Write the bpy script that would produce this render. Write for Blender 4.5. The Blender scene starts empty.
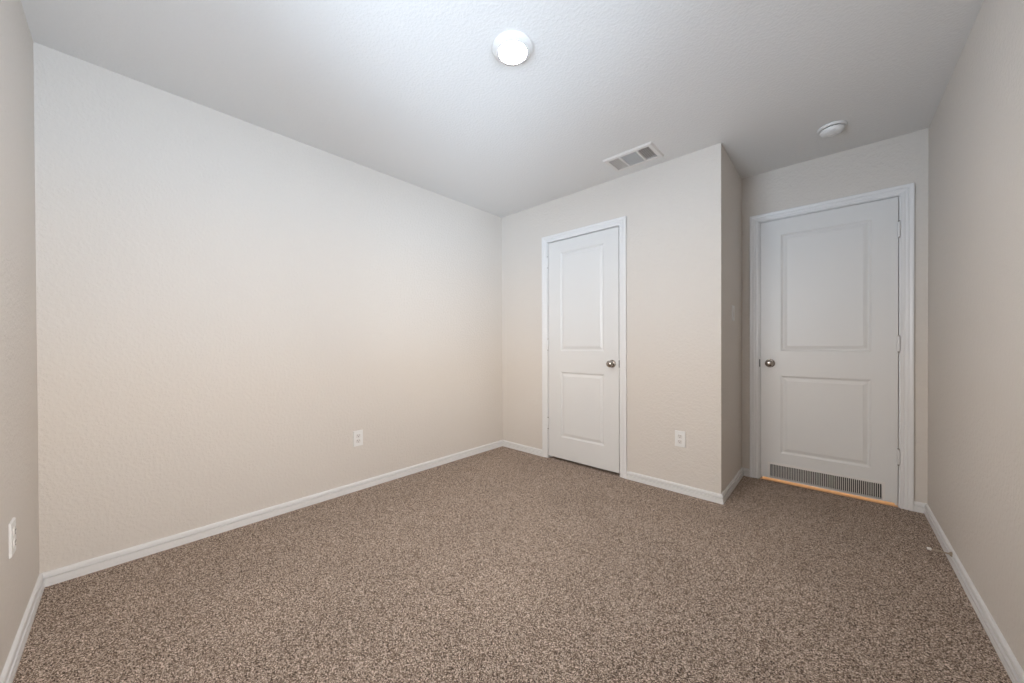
import bpy, bmesh, math
from mathutils import Vector, Matrix

S = bpy.context.scene
C = S.collection

# ---------------------------------------------------------------- measures
L, XC, L2, XR, H = 3.0064, 2.070, 3.7168, 3.0755, 2.4465
Y0 = 0.007                       # face of the front wall
WT = 0.115                       # wall thickness
BBH = 0.063                      # baseboard height

# ---------------------------------------------------------------- camera
def make_camera():
    yaw, pitch, roll, f = -0.7416, -0.0058, -0.0039, 353.26
    c, s = math.cos(yaw), math.sin(yaw)
    F = Vector((s, c, 0)); R = Vector((c, -s, 0)); U = Vector((0, 0, 1))
    c, s = math.cos(pitch), math.sin(pitch); F, U = F*c + U*s, U*c - F*s
    c, s = math.cos(roll), math.sin(roll); R, U = R*c + U*s, U*c - R*s
    cd = bpy.data.cameras.new('camera'); cam = bpy.data.objects.new('camera', cd)
    C.objects.link(cam)
    cd.sensor_fit = 'HORIZONTAL'; cd.sensor_width = 36.0
    cd.lens = f*36/1024; cd.shift_y = 5.195/1024
    cd.clip_start = 0.02
    M = Matrix((R, U, -F)).transposed().to_4x4()
    M.translation = Vector((2.6429, 0.2783, 1.0858))
    cam.matrix_world = M
    S.camera = cam
make_camera()

# ---------------------------------------------------------------- world and daylight
SKY_STRENGTH = 30.0
GROUND = (0.40, 0.482, 0.582)
SKY = (0.84, 0.81, 0.785)
def make_world():
    w = bpy.data.worlds.new('sky'); S.world = w; w.use_nodes = True
    nt = w.node_tree; nt.nodes.clear()
    tc = nt.nodes.new('ShaderNodeTexCoord'); sp = nt.nodes.new('ShaderNodeSeparateXYZ')
    mr = nt.nodes.new('ShaderNodeMapRange'); mr.inputs['From Min'].default_value = -1; mr.inputs['From Max'].default_value = 1
    cr = nt.nodes.new('ShaderNodeValToRGB')
    e = cr.color_ramp.elements
    e[0].position = 0.0; e[0].color = tuple(k*1.0 for k in GROUND) + (1,)
    e[1].position = 1.0; e[1].color = tuple(k*0.35 for k in SKY) + (1,)
    a = e.new(0.48); a.color = tuple(k*1.0 for k in GROUND) + (1,)
    b = e.new(0.52); b.color = tuple(k*0.55 for k in SKY) + (1,)
    bg = nt.nodes.new('ShaderNodeBackground'); bg.inputs['Strength'].default_value = SKY_STRENGTH
    out = nt.nodes.new('ShaderNodeOutputWorld')
    nt.links.new(tc.outputs['Generated'], sp.inputs[0]); nt.links.new(sp.outputs['Z'], mr.inputs['Value'])
    nt.links.new(mr.outputs[0], cr.inputs[0]); nt.links.new(cr.outputs[0], bg.inputs[0]); nt.links.new(bg.outputs[0], out.inputs[0])
make_world()

WY0, WY1, WZ0, WZ1 = 0.14, 1.46, 0.80, 2.10      # window opening in the right wall, beside the camera and out of frame
FX0, FX1 = 1.08, 2.08                            # second opening, added behind the camera to brighten door and closet walls
def make_portal(name, loc, rot, w, h):
    ld = bpy.data.lights.new(name, 'AREA'); o = bpy.data.objects.new(name, ld); C.objects.link(o)
    ld.shape = 'RECTANGLE'; ld.size = w; ld.size_y = h
    ld.cycles.is_portal = True
    o.location = loc; o.rotation_euler = rot      # the light's -Z points into the room
make_portal('window_daylight', (XR+WT+0.01, (WY0+WY1)/2, (WZ0+WZ1)/2), (0, math.pi/2, 0), WZ1-WZ0, WY1-WY0)
make_portal('window_daylight', ((FX0+FX1)/2, -WT-0.01, (WZ0+WZ1)/2), (math.pi/2, 0, 0), FX1-FX0, WZ1-WZ0)  # portal of the added front window
LAMP_STRENGTH = 210.0
LAMP_COLOR = (1.0, 0.96, 0.92)
HALL_POWER = 26.0

S.view_settings.view_transform = 'Standard'
S.view_settings.look = 'None'
S.view_settings.gamma = 1.0
S.view_settings.use_curve_mapping = False
S.view_settings.exposure = 0.0

# ---------------------------------------------------------------- materials
def srgb(r, g, b):
    f = lambda c: c/12.92 if c <= 0.04045 else ((c+0.055)/1.055)**2.4
    return (f(r/255), f(g/255), f(b/255), 1)

def mat(name, col, rough=0.5, metal=0.0, spec=0.5):
    m = bpy.data.materials.new(name); m.use_nodes = True
    b = m.node_tree.nodes['Principled BSDF']
    b.inputs['Base Color'].default_value = col
    b.inputs['Roughness'].default_value = rough
    b.inputs['Metallic'].default_value = metal
    b.inputs['Specular IOR Level'].default_value = spec
    return m

def node(m, t, **kw):
    n = m.node_tree.nodes.new(t)
    for k, v in kw.items():
        if k in n.inputs: n.inputs[k].default_value = v
        else: setattr(n, k, v)
    return n

def textured_paint(name, col, s1, s2, dist, strength):
    """rolled orange-peel / light knockdown plaster: relief only, one paint colour"""
    m = mat(name, col, 0.62, 0, 0.3); nt = m.node_tree
    g = node(m, 'ShaderNodeNewGeometry')
    n1 = node(m, 'ShaderNodeTexNoise', Scale=s1, Detail=3.0, Roughness=0.55)
    n2 = node(m, 'ShaderNodeTexNoise', Scale=s2, Detail=2.0, Roughness=0.5)
    r = node(m, 'ShaderNodeMapRange'); r.inputs['From Min'].default_value = 0.42; r.inputs['From Max'].default_value = 0.62
    mx = node(m, 'ShaderNodeMath', operation='MULTIPLY_ADD'); mx.inputs[1].default_value = 0.45
    bp = node(m, 'ShaderNodeBump', Strength=strength, Distance=dist)
    nt.links.new(g.outputs['Position'], n1.inputs['Vector']); nt.links.new(g.outputs['Position'], n2.inputs['Vector'])
    nt.links.new(n1.outputs[0], r.inputs['Value']); nt.links.new(n2.outputs[0], mx.inputs[0]); nt.links.new(r.outputs[0], mx.inputs[2])
    nt.links.new(mx.outputs[0], bp.inputs['Height'])
    nt.links.new(bp.outputs[0], nt.nodes['Principled BSDF'].inputs['Normal'])
    return m

M_WALL = textured_paint('wall_paint', srgb(214, 206, 197), 62, 150, 0.0016, 0.55)
M_CEIL = textured_paint('ceiling_paint', srgb(228, 226, 223), 78, 170, 0.0012, 0.5)
M_TRIM = mat('white_semigloss', srgb(228, 226, 224), 0.32)
M_DOOR = mat('white_door_paint', srgb(221, 219, 216), 0.38)
M_PLAST = mat('white_plastic', srgb(229, 227, 224), 0.35)
M_PLASTD = mat('ivory_insert', srgb(222, 217, 212), 0.4)
M_LTRIM = mat('lamp_trim_enamel', srgb(220, 217, 213), 0.45)
M_SOCK = mat('socket_slot_grey', srgb(96, 88, 84), 0.7)
M_SLOT = mat('dark_slot', srgb(48, 42, 40), 0.7)
M_NICKEL = mat('satin_nickel', srgb(168, 160, 152), 0.24, 1.0)
M_BRONZE = mat('latch_metal', srgb(64, 57, 52), 0.4, 1.0)
M_STOPM = mat('stop_metal', srgb(186, 172, 154), 0.5, 0.7)
M_DUCT_RECESS = mat('duct_recess_dark', srgb(52, 47, 43), 0.8)
M_VENT = mat('vent_enamel', srgb(226, 221, 216), 0.4)
M_RUBBER = mat('white_rubber', srgb(235, 230, 224), 0.6)
M_INT = mat('plain_paint', srgb(205, 196, 186), 0.7)

def wood():
    m = mat('oak', srgb(214, 158, 104), 0.4); nt = m.node_tree
    g = node(m, 'ShaderNodeNewGeometry'); mp = node(m, 'ShaderNodeMapping'); mp.inputs['Scale'].default_value = (2, 40, 40)
    n = node(m, 'ShaderNodeTexNoise', Scale=3.0, Detail=4.0)
    cr = node(m, 'ShaderNodeValToRGB'); cr.color_ramp.elements[0].color = srgb(208, 158, 110); cr.color_ramp.elements[1].color = srgb(232, 188, 140)
    nt.links.new(g.outputs['Position'], mp.inputs[0]); nt.links.new(mp.outputs[0], n.inputs['Vector']); nt.links.new(n.outputs[0], cr.inputs[0])
    nt.links.new(cr.outputs[0], nt.nodes['Principled BSDF'].inputs['Base Color'])
    return m
M_OAK = wood()

def carpet():
    m = mat('carpet', srgb(150, 134, 120), 0.95, 0, 0.1); nt = m.node_tree
    g = node(m, 'ShaderNodeNewGeometry')
    v = node(m, 'ShaderNodeTexVoronoi', Scale=350.0, Randomness=1.0)       # each twisted tuft its own tone
    sep = node(m, 'ShaderNodeSeparateColor')
    n = node(m, 'ShaderNodeTexNoise', Scale=250.0, Detail=3.0, Roughness=0.7)
    n3 = node(m, 'ShaderNodeTexNoise', Scale=2.3, Detail=3.0, Roughness=0.6)
    mix = node(m, 'ShaderNodeMath', operation='MULTIPLY_ADD'); mix.inputs[1].default_value = 0.55
    mul = node(m, 'ShaderNodeMath', operation='MULTIPLY'); mul.inputs[1].default_value = 0.48
    cr = node(m, 'ShaderNodeValToRGB'); e = cr.color_ramp.elements
    e[0].position = 0.24; e[0].color = srgb(34, 25, 19)
    e[1].position = 0.80; e[1].color = srgb(240, 220, 203)
    a = e.new(0.42); a.color = srgb(122, 103, 89)
    b = e.new(0.60); b.color = srgb(168, 149, 134)
    hs = node(m, 'ShaderNodeHueSaturation')
    mr = node(m, 'ShaderNodeMapRange'); mr.inputs['From Min'].default_value = 0.3; mr.inputs['From Max'].default_value = 0.7
    mr.inputs['To Min'].default_value = 0.94; mr.inputs['To Max'].default_value = 1.06
    inv = node(m, 'ShaderNodeMath', operation='MULTIPLY_ADD'); inv.inputs[1].default_value = -1.0; inv.inputs[2].default_value = 1.0
    ad = node(m, 'ShaderNodeMath', operation='ADD')
    bp = node(m, 'ShaderNodeBump', Strength=0.45, Distance=0.0025)
    k = nt.links.new
    k(g.outputs['Position'], v.inputs['Vector']); k(g.outputs['Position'], n.inputs['Vector']); k(g.outputs['Position'], n3.inputs['Vector'])
    k(v.outputs['Color'], sep.inputs[0]); k(n.outputs[0], mul.inputs[0])
    k(sep.outputs[0], mix.inputs[0]); k(mul.outputs[0], mix.inputs[2])
    k(mix.outputs[0], cr.inputs[0]); k(cr.outputs[0], hs.inputs['Color']); k(n3.outputs[0], mr.inputs['Value']); k(mr.outputs[0], hs.inputs['Value'])
    k(hs.outputs[0], nt.nodes['Principled BSDF'].inputs['Base Color'])
    k(v.outputs['Distance'], inv.inputs[0]); k(inv.outputs[0], ad.inputs[0]); k(n.outputs[0], ad.inputs[1]); k(ad.outputs[0], bp.inputs['Height'])
    k(bp.outputs[0], nt.nodes['Principled BSDF'].inputs['Normal'])
    return m
M_CARPET = carpet()

def emit(name, col, st):
    m = mat(name, (0.9, 0.9, 0.9, 1), 0.4)
    b = m.node_tree.nodes['Principled BSDF']
    b.inputs['Emission Color'].default_value = tuple(col) + (1,); b.inputs['Emission Strength'].default_value = st
    return m
M_LENS = emit('led_lens', LAMP_COLOR, LAMP_STRENGTH)

def glass():
    m = bpy.data.materials.new('window_glass'); m.use_nodes = True; nt = m.node_tree; nt.nodes.clear()
    t = nt.nodes.new('ShaderNodeBsdfTransparent'); g = nt.nodes.new('ShaderNodeBsdfGlossy'); g.inputs['Roughness'].default_value = 0.02
    fr = nt.nodes.new('ShaderNodeFresnel'); mx = nt.nodes.new('ShaderNodeMixShader'); o = nt.nodes.new('ShaderNodeOutputMaterial')
    nt.links.new(fr.outputs[0], mx.inputs[0]); nt.links.new(t.outputs[0], mx.inputs[1]); nt.links.new(g.outputs[0], mx.inputs[2]); nt.links.new(mx.outputs[0], o.inputs[0])
    return m
M_GLASS = glass()

# ---------------------------------------------------------------- mesh helpers
def obj(name, bm, m, parent=None, smooth=False, bevel=0.0, loc=None):
    bmesh.ops.recalc_face_normals(bm, faces=bm.faces)
    me = bpy.data.meshes.new(name)
    if smooth:
        for f in bm.faces: f.smooth = True
    bm.to_mesh(me); bm.free()
    for mm in (m if isinstance(m, (list, tuple)) else [m]): me.materials.append(mm)
    o = bpy.data.objects.new(name, me); C.objects.link(o)
    if parent: o.parent = parent
    if loc: o.location = loc
    if smooth:
        md = o.modifiers.new('split', 'EDGE_SPLIT'); md.split_angle = math.radians(38)
    if bevel:
        md = o.modifiers.new('bevel', 'BEVEL'); md.width = bevel; md.segments = 2; md.limit_method = 'ANGLE'
    return o

def tag(o, label, cat, kind=None, group=None):
    o['label'] = label; o['category'] = cat
    if kind: o['kind'] = kind
    if group: o['group'] = group
    return o

def box(bm, x0, y0, z0, x1, y1, z1, mi=0):
    v = [bm.verts.new((x, y, z)) for x in (x0, x1) for y in (y0, y1) for z in (z0, z1)]
    for q in ((0,1,3,2),(4,6,7,5),(0,4,5,1),(2,3,7,6),(0,2,6,4),(1,5,7,3)):
        f = bm.faces.new([v[i] for i in q]); f.material_index = mi
    return v

def boxes(*bs):
    bm = bmesh.new()
    for b in bs: box(bm, *b)
    return bm

def lathe(prof, n=48, axis='z', bm=None, mi=0, at=(0, 0, 0)):
    """prof: (radius, height); closed at poles where radius = 0"""
    bm = bm or bmesh.new(); at = Vector(at); rings = []
    def P(r, h, a):
        c, s = r*math.cos(a), r*math.sin(a)
        return at + Vector({'z': (c, s, h), 'y': (c, h, s), 'x': (h, c, s)}[axis])
    for r, h in prof:
        if r < 1e-7: rings.append([bm.verts.new(P(0, h, 0))])
        else: rings.append([bm.verts.new(P(r, h, 2*math.pi*i/n)) for i in range(n)])
    for a, b in zip(rings, rings[1:]):
        for i in range(n):
            j = (i+1) % n
            if len(a) == 1 and len(b) == 1: continue
            if len(a) == 1: q = [a[0], b[i], b[j]]
            elif len(b) == 1: q = [a[i], b[0], a[j]]
            else: q = [a[i], b[i], b[j], a[j]]
            f = bm.faces.new(q); f.material_index = mi
    return bm

def sweep(stations):
    """stations: list of rings (lists of points, equal length); caps the ends"""
    bm = bmesh.new(); rs = [[bm.verts.new(p) for p in s] for s in stations]; n = len(rs[0])
    for a, b in zip(rs, rs[1:]):
        for i in range(n):
            j = (i+1) % n; bm.faces.new((a[i], a[j], b[j], b[i]))
    bm.faces.new(rs[0]); bm.faces.new(list(reversed(rs[-1])))
    return bm

# ---------------------------------------------------------------- shell
def struct(name, bm, m, label, cat, **k):
    return tag(obj(name, bm, m, **k), label, cat, 'structure')

VX0, VX1, VY0, VY1 = 1.402, 1.697, 2.700, 2.872   # duct opening in the ceiling
# door leaf extents (wall opening is a little larger)
D1 = dict(x0=0.6185, x1=1.3313, zt=2.05, zb=0.0243, Y=L, gap=0.0055)
D2 = dict(x0=2.197, x1=2.947, zt=2.0503, zb=0.0235, Y=L2, gap=0.0035)
JT = 0.019
def opening(d): return d['x0']-d['gap']-JT, d['x1']+d['gap']+JT, d['zt']+d['gap']+JT

struct('floor', boxes((-WT, -WT, -0.12, XR+WT, L2, 0)), M_CARPET, 'mottled brown-beige cut-pile carpet covering the whole bedroom floor', 'carpet')
struct('ceiling', boxes((-WT, -WT, H, VX0, L2+WT, H+0.12), (VX1, -WT, H, XR+WT, L2+WT, H+0.12), (VX0, -WT, H, VX1, VY0, H+0.12), (VX0, VY1, H, VX1, L2+WT, H+0.12)), M_CEIL, 'pale grey textured ceiling with a round light on it', 'ceiling')
struct('wall_left', boxes((-WT, Y0, 0, 0, L2, H)), M_WALL, 'long bare greige wall on the left with one outlet', 'wall')
struct('wall_right', boxes((XR, Y0, 0, XR+WT, WY0, H), (XR, WY1, 0, XR+WT, L2, H), (XR, WY0, 0, XR+WT, WY1, WZ0), (XR, WY0, WZ1, XR+WT, WY1, H)), M_WALL, 'bare greige wall at the right edge with a door stop at its foot', 'wall')
a0, a1, at_ = opening(D1)
struct('wall_back', boxes((0, L, 0, a0, L+WT, H), (a1, L, 0, XC, L+WT, H), (a0, L, at_, a1, L+WT, H)), M_WALL,
       'greige wall holding the narrow closet door, ending at the projecting corner', 'wall')
struct('wall_alcove_side', boxes((XC-WT, L+WT, 0, XC, L2, H)), M_WALL, 'short shaded greige wall between projecting corner and entry door', 'wall')
b0, b1, bt_ = opening(D2)
struct('wall_alcove_back', boxes((-WT, L2, 0, b0, L2+WT, H), (b1, L2, 0, XR+WT, L2+WT, H), (b0, L2, bt_, b1, L2+WT, H)), M_WALL,
       'greige wall around the wide entry door at the far right', 'wall')
struct('wall_front', boxes((-WT, -WT, 0, FX0, Y0, H), (FX1, -WT, 0, XR+WT, Y0, H), (FX0, -WT, 0, FX1, Y0, WZ0), (FX0, -WT, WZ1, FX1, Y0, H)), M_WALL,
       'greige wall at the left picture edge with an outlet low down', 'wall')
# hall beyond the entry door
HY = L2+WT
struct('floor_hall', boxes((1.4, L2+0.001, -0.12, 3.9, HY+1.1, -0.001)), M_OAK, 'warm oak strip glowing under the entry door', 'floor')
struct('wall_hall', boxes((1.4, HY+1.1, -0.12, 3.9, HY+1.2, H), (1.3, HY, -0.12, 1.4, HY+1.2, H), (3.9, HY, -0.12, 4.0, HY+1.2, H), (XR+WT, HY-0.01, -0.12, 4.0, HY, H)), M_INT,
       'plain hallway wall hidden beyond the entry door', 'wall')
struct('ceiling_hall', boxes((1.3, HY, H, 4.0, HY+1.2, H+0.12), (XR+WT, HY-.01, H, 4.0, HY, H+.12)), M_INT, 'hallway ceiling hidden beyond the entry door', 'ceiling')
ld = bpy.data.lights.new('hall_lamp', 'AREA'); ho = bpy.data.objects.new('hall_lamp', ld); C.objects.link(ho)
ld.shape = 'DISK'; ld.size = 0.3; ld.energy = HALL_POWER; ld.color = (1, 0.92, 0.80); ho.location = (2.6, HY+0.85, H-0.05)

# unseen windows: one read from the light, one added to lift the door walls
def window(name, a, b, frame, label):
    """built in local axes: x along the wall, -y outwards, z up; frame = (origin, x axis, inward axis)"""
    o, ax, inw = (Vector(v) for v in frame); m = (WZ0+WZ1)/2
    def T(bm):
        for v in bm.verts: v.co = o + ax*v.co.x + inw*v.co.y + Vector((0, 0, v.co.z))
        return bm
    f = 0.04
    r = struct(name, T(boxes((a, -.09, WZ0, a+f, -.04, WZ1), (b-f, -.09, WZ0, b, -.04, WZ1),
        (a+f, -.09, WZ0, b-f, -.04, WZ0+f), (a+f, -.09, WZ1-f, b-f, -.04, WZ1), (a+f, -.085, m-.018, b-f, -.045, m+.018))), M_TRIM, label, 'window')
    obj('pane', T(boxes((a+f, -.067, WZ0+f, b-f, -.063, m-.018), (a+f, -.067, m+.018, b-f, -.063, WZ1-f))), M_GLASS, r)
    obj('window_sill', T(boxes((a-.02, .0005, WZ0-.02, b+.02, .020, WZ0+.002), (a+.001, -.04, WZ0+.0003, b-.001, .0005, WZ0+.002))), M_TRIM, r)
window('window_1', WY0, WY1, ((XR, 0, 0), (0, 1, 0), (-1, 0, 0)), 'white single-hung window in the right wall beside the camera')
window('added_window_2', FX0, FX1, ((0, Y0, 0), (1, 0, 0), (0, 1, 0)), 'added unseen white single-hung window in the front wall behind the camera')

# ---------------------------------------------------------------- baseboards
BB = [(0, 0), (0.0155, 0), (0.0155, 0.0170), (0.0135, 0.0178), (0.0135, 0.0200), (0.0150, 0.0210), (0.0150, 0.0355), (0.0035, 0.0362), (0.0035, 0.0422),
      (0.0112, 0.0430), (0.0118, 0.0480), (0.0105, 0.0575), (0.0080, 0.0615), (0.0060, 0.0625), (0, BBH)]
def baseboard(name, A, B, nrm, ea, eb, label):
    """A->B along the wall foot; nrm into the room; ea/eb: +1 inside mitre, -1 outside mitre, 0 square"""
    A, B, nrm = Vector(A), Vector(B), Vector(nrm); d = (B-A).normalized()
    s0 = [(A + d*(t*ea) + nrm*t).to_3d() + Vector((0, 0, z)) for t, z in BB]
    s1 = [(B - d*(t*eb) + nrm*t).to_3d() + Vector((0, 0, z)) for t, z in BB]
    return struct(name, sweep([s0, s1]), M_TRIM, label, 'baseboard')
REV, RT, CW = 0.011, 0.008, 0.0585
def cas(d): return d['x0']-REV-CW, d['x1']+REV+CW
c1, c2 = cas(D1), cas(D2)
baseboard('baseboard_left', (0, Y0), (0, L), (1, 0), 1, 1, 'long white stepped baseboard along the left wall')
baseboard('baseboard_back', (0, L), (c1[0], L), (0, -1), 1, 0, 'short white baseboard piece between far left corner and closet door')
baseboard('baseboard_back_right', (c1[1], L), (XC, L), (0, -1), 0, -1, 'white baseboard from closet door to the projecting corner')
baseboard('baseboard_alcove_side', (XC, L), (XC, L2), (1, 0), -1, 1, 'white baseboard along the short alcove side wall')
baseboard('baseboard_alcove_back', (XC, L2), (c2[0], L2), (0, -1), 1, 0, 'tiny white baseboard piece left of the entry door casing')
baseboard('baseboard_alcove_right', (c2[1], L2), (XR, L2), (0, -1), 0, 1, 'tiny white baseboard piece right of the entry door casing')
baseboard('baseboard_right', (XR, L2), (XR, Y0), (-1, 0), 1, 1, 'white stepped baseboard along the right wall, with door stop')
baseboard('baseboard_front', (XR, Y0), (0, Y0), (0, 1), 1, 1, 'white baseboard at the lower left picture edge')

# ---------------------------------------------------------------- door frames
CP = [(0, 0), (0, 0.0085), (0.002, 0.0100), (0.013, 0.0105), (0.0145, 0.0080), (0.017, 0.0080), (0.020, 0.0112), (0.031, 0.0125),
      (0.0325, 0.0102), (0.035, 0.0102), (0.038, 0.0145), (0.048, 0.0165), (0.0555, 0.0165), (CW, 0.0140), (CW, 0)]
def door_frame(name, d, label):
    xl, xr, zt, Y = d['x0']-REV, d['x1']+REV, d['zt']+RT, d['Y']
    st = [[(xl-w, Y-t, 0) for w, t in CP], [(xl-w, Y-t, zt+w) for w, t in CP],
          [(xr+w, Y-t, zt+w) for w, t in CP], [(xr+w, Y-t, 0) for w, t in CP]]
    r = tag(obj(name, sweep(st), M_TRIM), label, 'door frame', 'structure')
    o0, o1, ot = d['x0']-d['gap']-JT, d['x1']+d['gap']+JT, d['zt']+d['gap']+JT
    j0, j1, jt = o0+JT, o1-JT, ot-JT
    e = 0.0005
    obj('jamb', boxes((o0+e, Y, 0, j0, Y+WT, ot-e), (j1, Y, 0, o1-e, Y+WT, ot-e), (j0, Y, jt, j1, Y+WT, ot-e)), M_TRIM, r)
    obj('door_stop_strip', boxes((j0, Y+.038, 0, j0+.012, Y+.07, jt), (j1-.012, Y+.038, 0, j1, Y+.07, jt), (j0+.012, Y+.038, jt-.012, j1-.012, Y+.07, jt)), M_TRIM, r)
    return r
door_frame('trim_1', D1, 'white stepped casing around the narrow closet door')
door_frame('trim_2', D2, 'white fluted casing around the wide entry door at far right')

# ---------------------------------------------------------------- doors
PANEL = [(0, 0), (0.003, 0.0015), (0.009, 0.0060), (0.013, 0.0085), (0.019, 0.0088), (0.023, 0.0075), (0.036, 0.0035), (0.040, 0.0020), (0.044, 0.0020)]
def leaf(d, panels, hole=None):
    """moulded two-panel leaf: recessed bead round raised fields, all one skin with the flat face"""
    bm = bmesh.new(); Y = d['Y'] + 0.0015; T = 0.035
    cells = list(panels) + ([hole] if hole else [])
    xs = sorted({d['x0'], d['x1']} | {c[i] for c in cells for i in (0, 2)})
    zs = sorted({d['zb'], d['zt']} | {c[i] for c in cells for i in (1, 3)})
    V = {}
    def v(x, y, z):
        k = (round(x, 5), round(y, 5), round(z, 5))
        if k not in V: V[k] = bm.verts.new((x, y, z))
        return V[k]
    for i in range(len(xs)-1):
        for j in range(len(zs)-1):
            mx, mz = (xs[i]+xs[i+1])/2, (zs[j]+zs[j+1])/2
            if any(c[0] < mx < c[2] and c[1] < mz < c[3] for c in cells): continue
            bm.faces.new((v(xs[i], Y, zs[j]), v(xs[i+1], Y, zs[j]), v(xs[i+1], Y, zs[j+1]), v(xs[i], Y, zs[j+1])))
    def loop(c, ins, dep):
        return [(c[0]+ins, c[1]+ins, dep), (c[2]-ins, c[1]+ins, dep), (c[2]-ins, c[3]-ins, dep), (c[0]+ins, c[3]-ins, dep)]
    for c in panels:
        # outer ring must follow the grid so that no T-junction is left
        def ring(c):
            X = [x for x in xs if c[0]-1e-6 <= x <= c[2]+1e-6]; Z = [z for z in zs if c[1]-1e-6 <= z <= c[3]+1e-6]
            return X, Z
        prev = [v(x, Y+dp, z) for x, z, dp in loop(c, 0, 0)]
        for ins, dep in PANEL[1:]:
            cur = [v(x, Y+dp, z) for x, z, dp in loop(c, ins, dep)]
            for k in range(4):
                bm.faces.new((prev[k], prev[(k+1) % 4], cur[(k+1) % 4], cur[k]))
            prev = cur
        bm.faces.new(prev)
    if hole:
        a = [v(x, Y, z) for x, z, dp in loop(hole, 0, 0)]; b = [v(x, Y+T-.004, z) for x, z, dp in loop(hole, 0, 0)]
        for k in range(4): bm.faces.new((a[k], a[(k+1) % 4], b[(k+1) % 4], b[k]))
        f = bm.faces.new(b); f.material_index = 1  # recess back coloured dark, standing for the shade between the grille slots
    # sides and back
    x0, x1, z0, z1 = d['x0'], d['x1'], d['zb'], d['zt']
    B = [bm.verts.new(p) for p in ((x0, Y+T, z0), (x1, Y+T, z0), (x1, Y+T, z1), (x0, Y+T, z1))]
    Fv = [bm.verts.new(p) for p in ((x0, Y, z0), (x1, Y, z0), (x1, Y, z1), (x0, Y, z1))]
    bm.faces.new(B)
    for k in range(4): bm.faces.new((Fv[k], Fv[(k+1) % 4], B[(k+1) % 4], B[k]))
    return bm

def knob(parent, x, z, Y, latch_x, label):
    prof = [(0, 0), (0.033, 0), (0.033, -0.004), (0.030, -0.0085), (0.018, -0.0105), (0.0125, -0.013), (0.0115, -0.024), (0.0135, -0.029),
            (0.0205, -0.034), (0.0262, -0.0415), (0.0280, -0.049), (0.0262, -0.056), (0.021, -0.0615), (0.012, -0.0645), (0, -0.0655)]
    k = obj('knob', lathe(prof, 40, 'y'), M_NICKEL, parent, smooth=True, loc=(x, Y, z))
    obj('key_button', lathe([(0, 0), (0.0035, 0), (0.0035, -0.003), (0, -0.0035)], 16, 'y', at=(0, -0.065, 0)), M_BRONZE, k, smooth=True)
    s = 1 if latch_x > x else -1
    bm = boxes((min(latch_x, latch_x+s*0.006), Y-0.0035, z-.030, max(latch_x, latch_x+s*0.006), Y+0.010, z+.030))
    obj('latch', bm, M_BRONZE, parent, bevel=0.001)['label'] = 'dark metal latch at the door edge'
    k['label'] = label

def hinge(parent, x, Y, z):
    hh = 0.045
    prof = [(0, -hh-.006), (0.003, -hh-.006), (0.005, -hh-.002), (0.0062, -hh)]
    for a, b in ((-hh, -.027), (-.0265, -.0095), (-.009, .009), (.0095, .0265), (.027, hh)):
        prof += [(0.0062, a), (0.0062, b-.0003), (0.0052, b)]
    prof += [(0.0062, hh), (0.005, hh+.003), (0.003, hh+.006), (0, hh+.007)]
    bm = lathe([(rr*1.15, z_) for rr, z_ in prof], 16, 'z', at=(0, -0.0085, 0))
    box(bm, -.0015, -.006, -hh, .0015, 0.010, hh)
    o = obj('hinge', bm, M_TRIM, parent, smooth=True, loc=(x, Y, z))
    pn = lathe([(0, hh+.0065), (.0062, hh+.0065), (.0062, hh+.0095), (.003, hh+.0115), (0, hh+.0115)], 14, 'z', at=(0, -.0085, 0))
    lathe([(0, -hh-.0055), (.0052, -hh-.0055), (.0045, -hh-.0095), (0, -hh-.0105)], 14, 'z', bm=pn, at=(0, -.0085, 0))
    obj('hinge_pin', pn, M_NICKEL, o, smooth=True)
    return o

p1 = ((0.756, 0.222, 1.199, 0.832), (0.756, 1.026, 1.199, 1.941))
d1 = struct('door_1', leaf(D1, p1), [M_DOOR, M_DUCT_RECESS], 'narrow white two-panel closet door with a nickel knob on its right', 'door')
knob(d1, 1.273, 0.924, L+0.0015, D1['x1']+0.0005, 'round satin nickel knob')
for z in (1.868, 1.085, 0.335): hinge(d1, D1['x0']-0.0028, L, z)

GR = (2.262, 0.031, 2.873, 0.134)
p2 = ((2.327, 0.230, 2.824, 0.836), (2.327, 1.026, 2.824, 1.932))
d2 = struct('door_2', leaf(D2, p2, GR), [M_DOOR, M_DUCT_RECESS], 'wide white two-panel entry door with a slotted grille along its bottom', 'door')
knob(d2, 2.2605, 0.931, L2+0.0015, D2['x0']-0.0005, 'round satin nickel knob')
for z in (1.834, 1.080, 0.335): hinge(d2, D2['x1']+0.0020, L2, z)
def grille():
    bm = bmesh.new(); Y = L2+0.0015; x0, z0, x1, z1 = GR; w = 0.016; t = 0.004
    # bevelled surround; its lower rail is cut to the door edge
    lo = D2['zb']+0.0005
    box(bm, x0-w, Y-t, lo, x0, Y-.0002, z1+w); box(bm, x1, Y-t, lo, x1+w, Y-.0002, z1+w)
    box(bm, x0, Y-t, z1, x1, Y-.0002, z1+w); box(bm, x0, Y-t, lo, x1, Y-.0002, z0)
    n = 60; p = (x1-x0)/n
    for i in range(1, n):
        x = x0+p*i
        v = box(bm, x-.0017, Y-.002, z0, x+.0017, Y+.012, z1)
        for q in v:
            if q.co.y > Y: q.co.x += 0.002
    o = obj('vent_grille', bm, M_VENT, d2); o['label'] = 'white louvred grille with many narrow upright slots'
grille()

# ---------------------------------------------------------------- outlets and switch
def frame_at(o, loc, nrm):
    """local +Z = up, local -Y = out of the wall"""
    n = Vector(nrm); r = Vector((0, 0, 1)).cross(n); 
    M = Matrix((r, -n, Vector((0, 0, 1)))).transposed().to_4x4(); M.translation = Vector(loc); o.matrix_world = M

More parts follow.
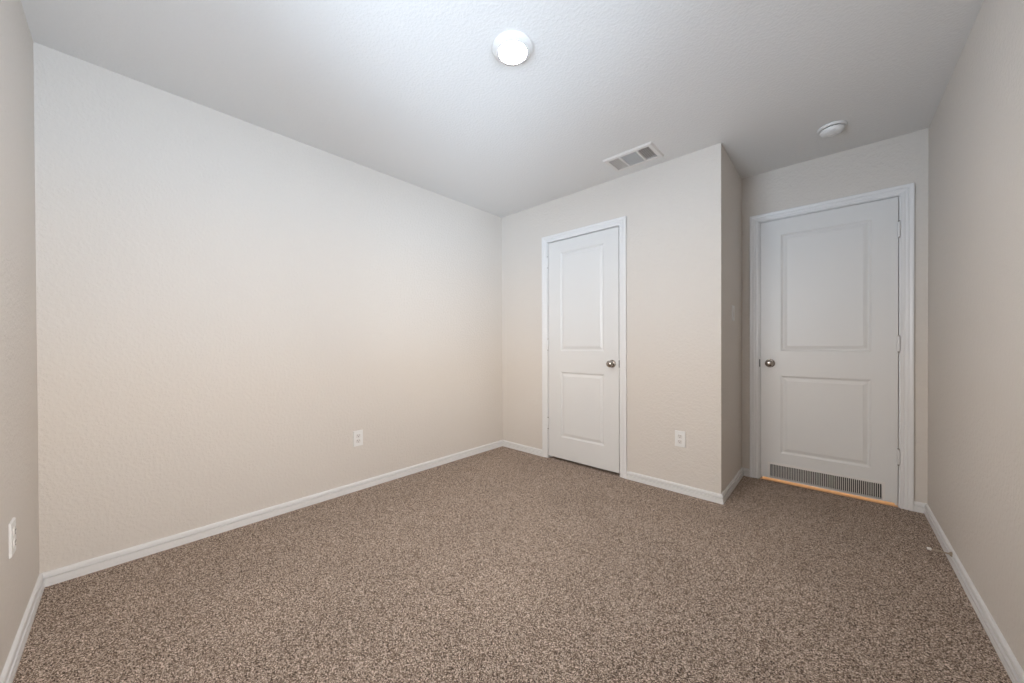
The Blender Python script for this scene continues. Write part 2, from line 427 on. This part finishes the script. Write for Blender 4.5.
def plate_bm(w, h, t, holes=()):
    bm = bmesh.new()
    v = box(bm, -w/2, -t, -h/2, w/2, 0, h/2)
    for q in v:
        if q.co.y < -t*0.5: q.co.x *= 0.93; q.co.z *= 0.955
    return bm

def outlet(loc, nrm, label):
    r = bpy.data.objects.new('wall_outlet', None); C.objects.link(r); frame_at(r, loc, nrm)
    tag(r, label, 'outlet', group='duplex wall outlets')
    obj('cover_plate', plate_bm(.074, .118, .006), M_PLAST, r, bevel=0.0012)
    for s in (1, -1):
        bm = bmesh.new(); n = 28; pts = []
        for i in range(n):
            a = 2*math.pi*i/n
            pts.append((0.0172*math.cos(a), max(-.0145, min(.0145, 0.0185*math.sin(a)))))
        sw = sweep([[(x, -.0055, z+s*.0195) for x, z in pts], [(x, -.0085, z+s*.0195) for x, z in pts], [(x*.95, -.0092, z*.95+s*.0195) for x, z in pts]])
        f = obj('receptacle', sw, M_PLASTD, r)
        bm = boxes((-.0075, -.0097, s*.0195+.000, -.0050, -.0088, s*.0195+.0095), (.0050, -.0097, s*.0195+.001, .0072, -.0088, s*.0195+.0088))
        lathe([(0, -.0088), (.0029, -.0088), (.0029, -.0097), (0, -.0097)], 12, 'y', bm=bm, at=(0, 0, s*.0195-.0068))
        obj('socket_slot', bm, M_SOCK, f)
    obj('screw', lathe([(0, -.0055), (.003, -.0055), (.0028, -.0070), (0, -.0074)], 16, 'y'), M_PLASTD, r, smooth=True)
    return r
outlet((0, 1.448, 0.388), (1, 0, 0), 'white duplex outlet low on the long left wall')
outlet((1.807, L, 0.393), (0, -1, 0), 'white duplex outlet between closet door and projecting corner')
outlet((0.562, Y0, 0.431), (0, 1, 0), 'white duplex outlet at the left picture edge, seen steeply')

def switch(loc, nrm):
    r = bpy.data.objects.new('light_switch', None); C.objects.link(r); frame_at(r, loc, nrm)
    tag(r, 'single greyish white rocker light switch on the shaded alcove side wall', 'light switch')
    obj('cover_plate', plate_bm(.074, .118, .006), M_PLAST, r, bevel=0.0012)
    bm = bmesh.new(); v = box(bm, -.0165, -.0090, -.033, .0165, -.004, .033)
    for q in v:
        if q.co.y < -.008 and q.co.z > 0: q.co.y += .003
    obj('rocker', bm, M_PLASTD, r, bevel=0.0006)
switch((XC, 3.372, 1.317), (1, 0, 0))

# ---------------------------------------------------------------- ceiling things
def empty(name, loc, label, cat):
    r = bpy.data.objects.new(name, None); C.objects.link(r); r.location = loc; return tag(r, label, cat)

r = empty('ceiling_light', (1.549, 1.485, H), 'round white flush LED ceiling light, lit, near the ceiling centre', 'ceiling light')
obj('trim_ring', lathe([(0.088, 0), (0.093, -0.001), (0.0935, -0.005), (0.091, -0.010), (0.080, -0.0185), (0.070, -0.0235), (0.0655, -0.0245), (0.0630, -0.0215), (0.0630, -0.004), (0.088, 0)], 72), M_LTRIM, r, smooth=True)
obj('lens', lathe([(0, -0.0245), (0.02, -0.0243), (0.045, -0.0237), (0.0600, -0.0228), (0.0628, -0.0215), (0.0628, -0.006), (0, -0.006)], 64), M_LENS, r, smooth=True)['label'] = 'glowing diffuser lens'

r = empty('smoke_detector', (2.625, 3.288, H), 'small round white smoke detector on the ceiling before the entry door', 'smoke detector')
obj('base_plate', lathe([(0, 0), (0.070, 0), (0.0715, -0.003), (0.070, -0.010), (0.066, -0.014), (0, -0.014)], 64), M_PLAST, r, smooth=True)
obj('sensor_gap', lathe([(0, -0.0138), (0.056, -0.0138), (0.056, -0.0185), (0, -0.0185)], 48), M_SLOT, r, smooth=True)['label'] = 'dark ring-shaped gap'
obj('cover', lathe([(0, -0.018), (0.0595, -0.018), (0.0600, -0.022), (0.057, -0.033), (0.050, -0.041), (0.040, -0.0455), (0.022, -0.048), (0.020, -0.0465), (0.012, -0.0465), (0.010, -0.048), (0, -0.0482)], 64), M_PLAST, r, smooth=True)

def ceiling_vent():
    x0, x1, y0, y1 = 1.369, 1.730, 2.667, 2.905; t = 0.010; b = 0.033
    r = empty('ceiling_vent', ((x0+x1)/2, (y0+y1)/2, H), 'white three-section air register on the ceiling above the closet wall', 'ceiling vent')
    hx, hy = (x1-x0)/2, (y1-y0)/2
    ix, iy = hx-b, hy-b
    # sloped frame
    bm = bmesh.new()
    rings = [((hx, hy), 0), ((hx, hy), -.002), ((hx-.008, hy-.008), -t), ((ix, iy), -t), ((ix, iy), -.001)]
    R = [[bm.verts.new((sx*X, sy*Y, z)) for sx, sy in ((-1, -1), (1, -1), (1, 1), (-1, 1))] for (X, Y), z in rings]
    for a, c in zip(R, R[1:]):
        for k in range(4): bm.faces.new((a[k], a[(k+1) % 4], c[(k+1) % 4], c[k]))
    s1 = -ix + 2*ix*0.29; s2 = -ix + 2*ix*0.71
    for s in (s1, s2): box(bm, s-.006, -iy, -t, s+.006, iy, -.001)
    obj('frame', bm, M_VENT, r)
    e = 0.0005
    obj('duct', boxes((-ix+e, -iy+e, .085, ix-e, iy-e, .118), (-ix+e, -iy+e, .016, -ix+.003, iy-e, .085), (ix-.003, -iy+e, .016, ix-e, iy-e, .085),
        (-ix+.003, -iy+e, .016, ix-.003, -iy+.003, .085), (-ix+.003, iy-.003, .016, ix-.003, iy-e, .085)), M_DUCT_RECESS, r)['label'] = 'dark duct opening'
    def blade(bm, x, y0, y1, lean, th, along='y'):
        v = box(bm, x-th/2, y0, -t+.001, x+th/2, y1, .012)
        for q in v:
            if q.co.z > 0: q.co.x -= lean
            if along == 'x': q.co.x, q.co.y = q.co.y, q.co.x
    w = (s1-.006+ix)
    bm = bmesh.new(); n = 6
    for i in range(n): blade(bm, -ix+w*(i+.45)/n, -iy, iy, -.011, .0018)
    obj('louvre', bm, M_VENT, r)
    bm = bmesh.new()
    for i in range(n): blade(bm, s2+.006+w*(i+.5)/n, -iy, iy, .004, .0028)
    obj('louvre', bm, M_VENT, r)
    bm = bmesh.new(); n = 9
    for i in range(n): blade(bm, -iy+2*iy*(i+.5)/n, s1+.006, s2-.006, -.007, .0020, 'x')
    obj('louvre', bm, M_VENT, r)
ceiling_vent()

# ---------------------------------------------------------------- door stop on the right baseboard
r = empty('door_stop', (XR-0.0125, 3.003, 0.050), 'thin metal door stop with white tip sticking out of the right baseboard', 'door stop')
prof = [(0, 0.002), (0.011, 0.002), (0.0115, -0.001), (0.009, -0.005), (0.0045, -0.008), (0, -0.008)]
obj('base', lathe(prof, 24, 'x'), M_STOPM, r, smooth=True)
pr = [(0, -.006)]
for i in range(26):
    h = -.008-.0022*i; pr += [(0.0040, h), (0.0030, h-.0011)]
pr.append((0, -.066))
obj('rod', lathe(pr, 16, 'x'), M_STOPM, r, smooth=True)
obj('rubber_tip', lathe([(0, -.064), (.0050, -.064), (.0068, -.066), (.0068, -.074), (.0055, -.079), (0, -.080)], 24, 'x'), M_RUBBER, r, smooth=True)['label'] = 'white rubber tip'
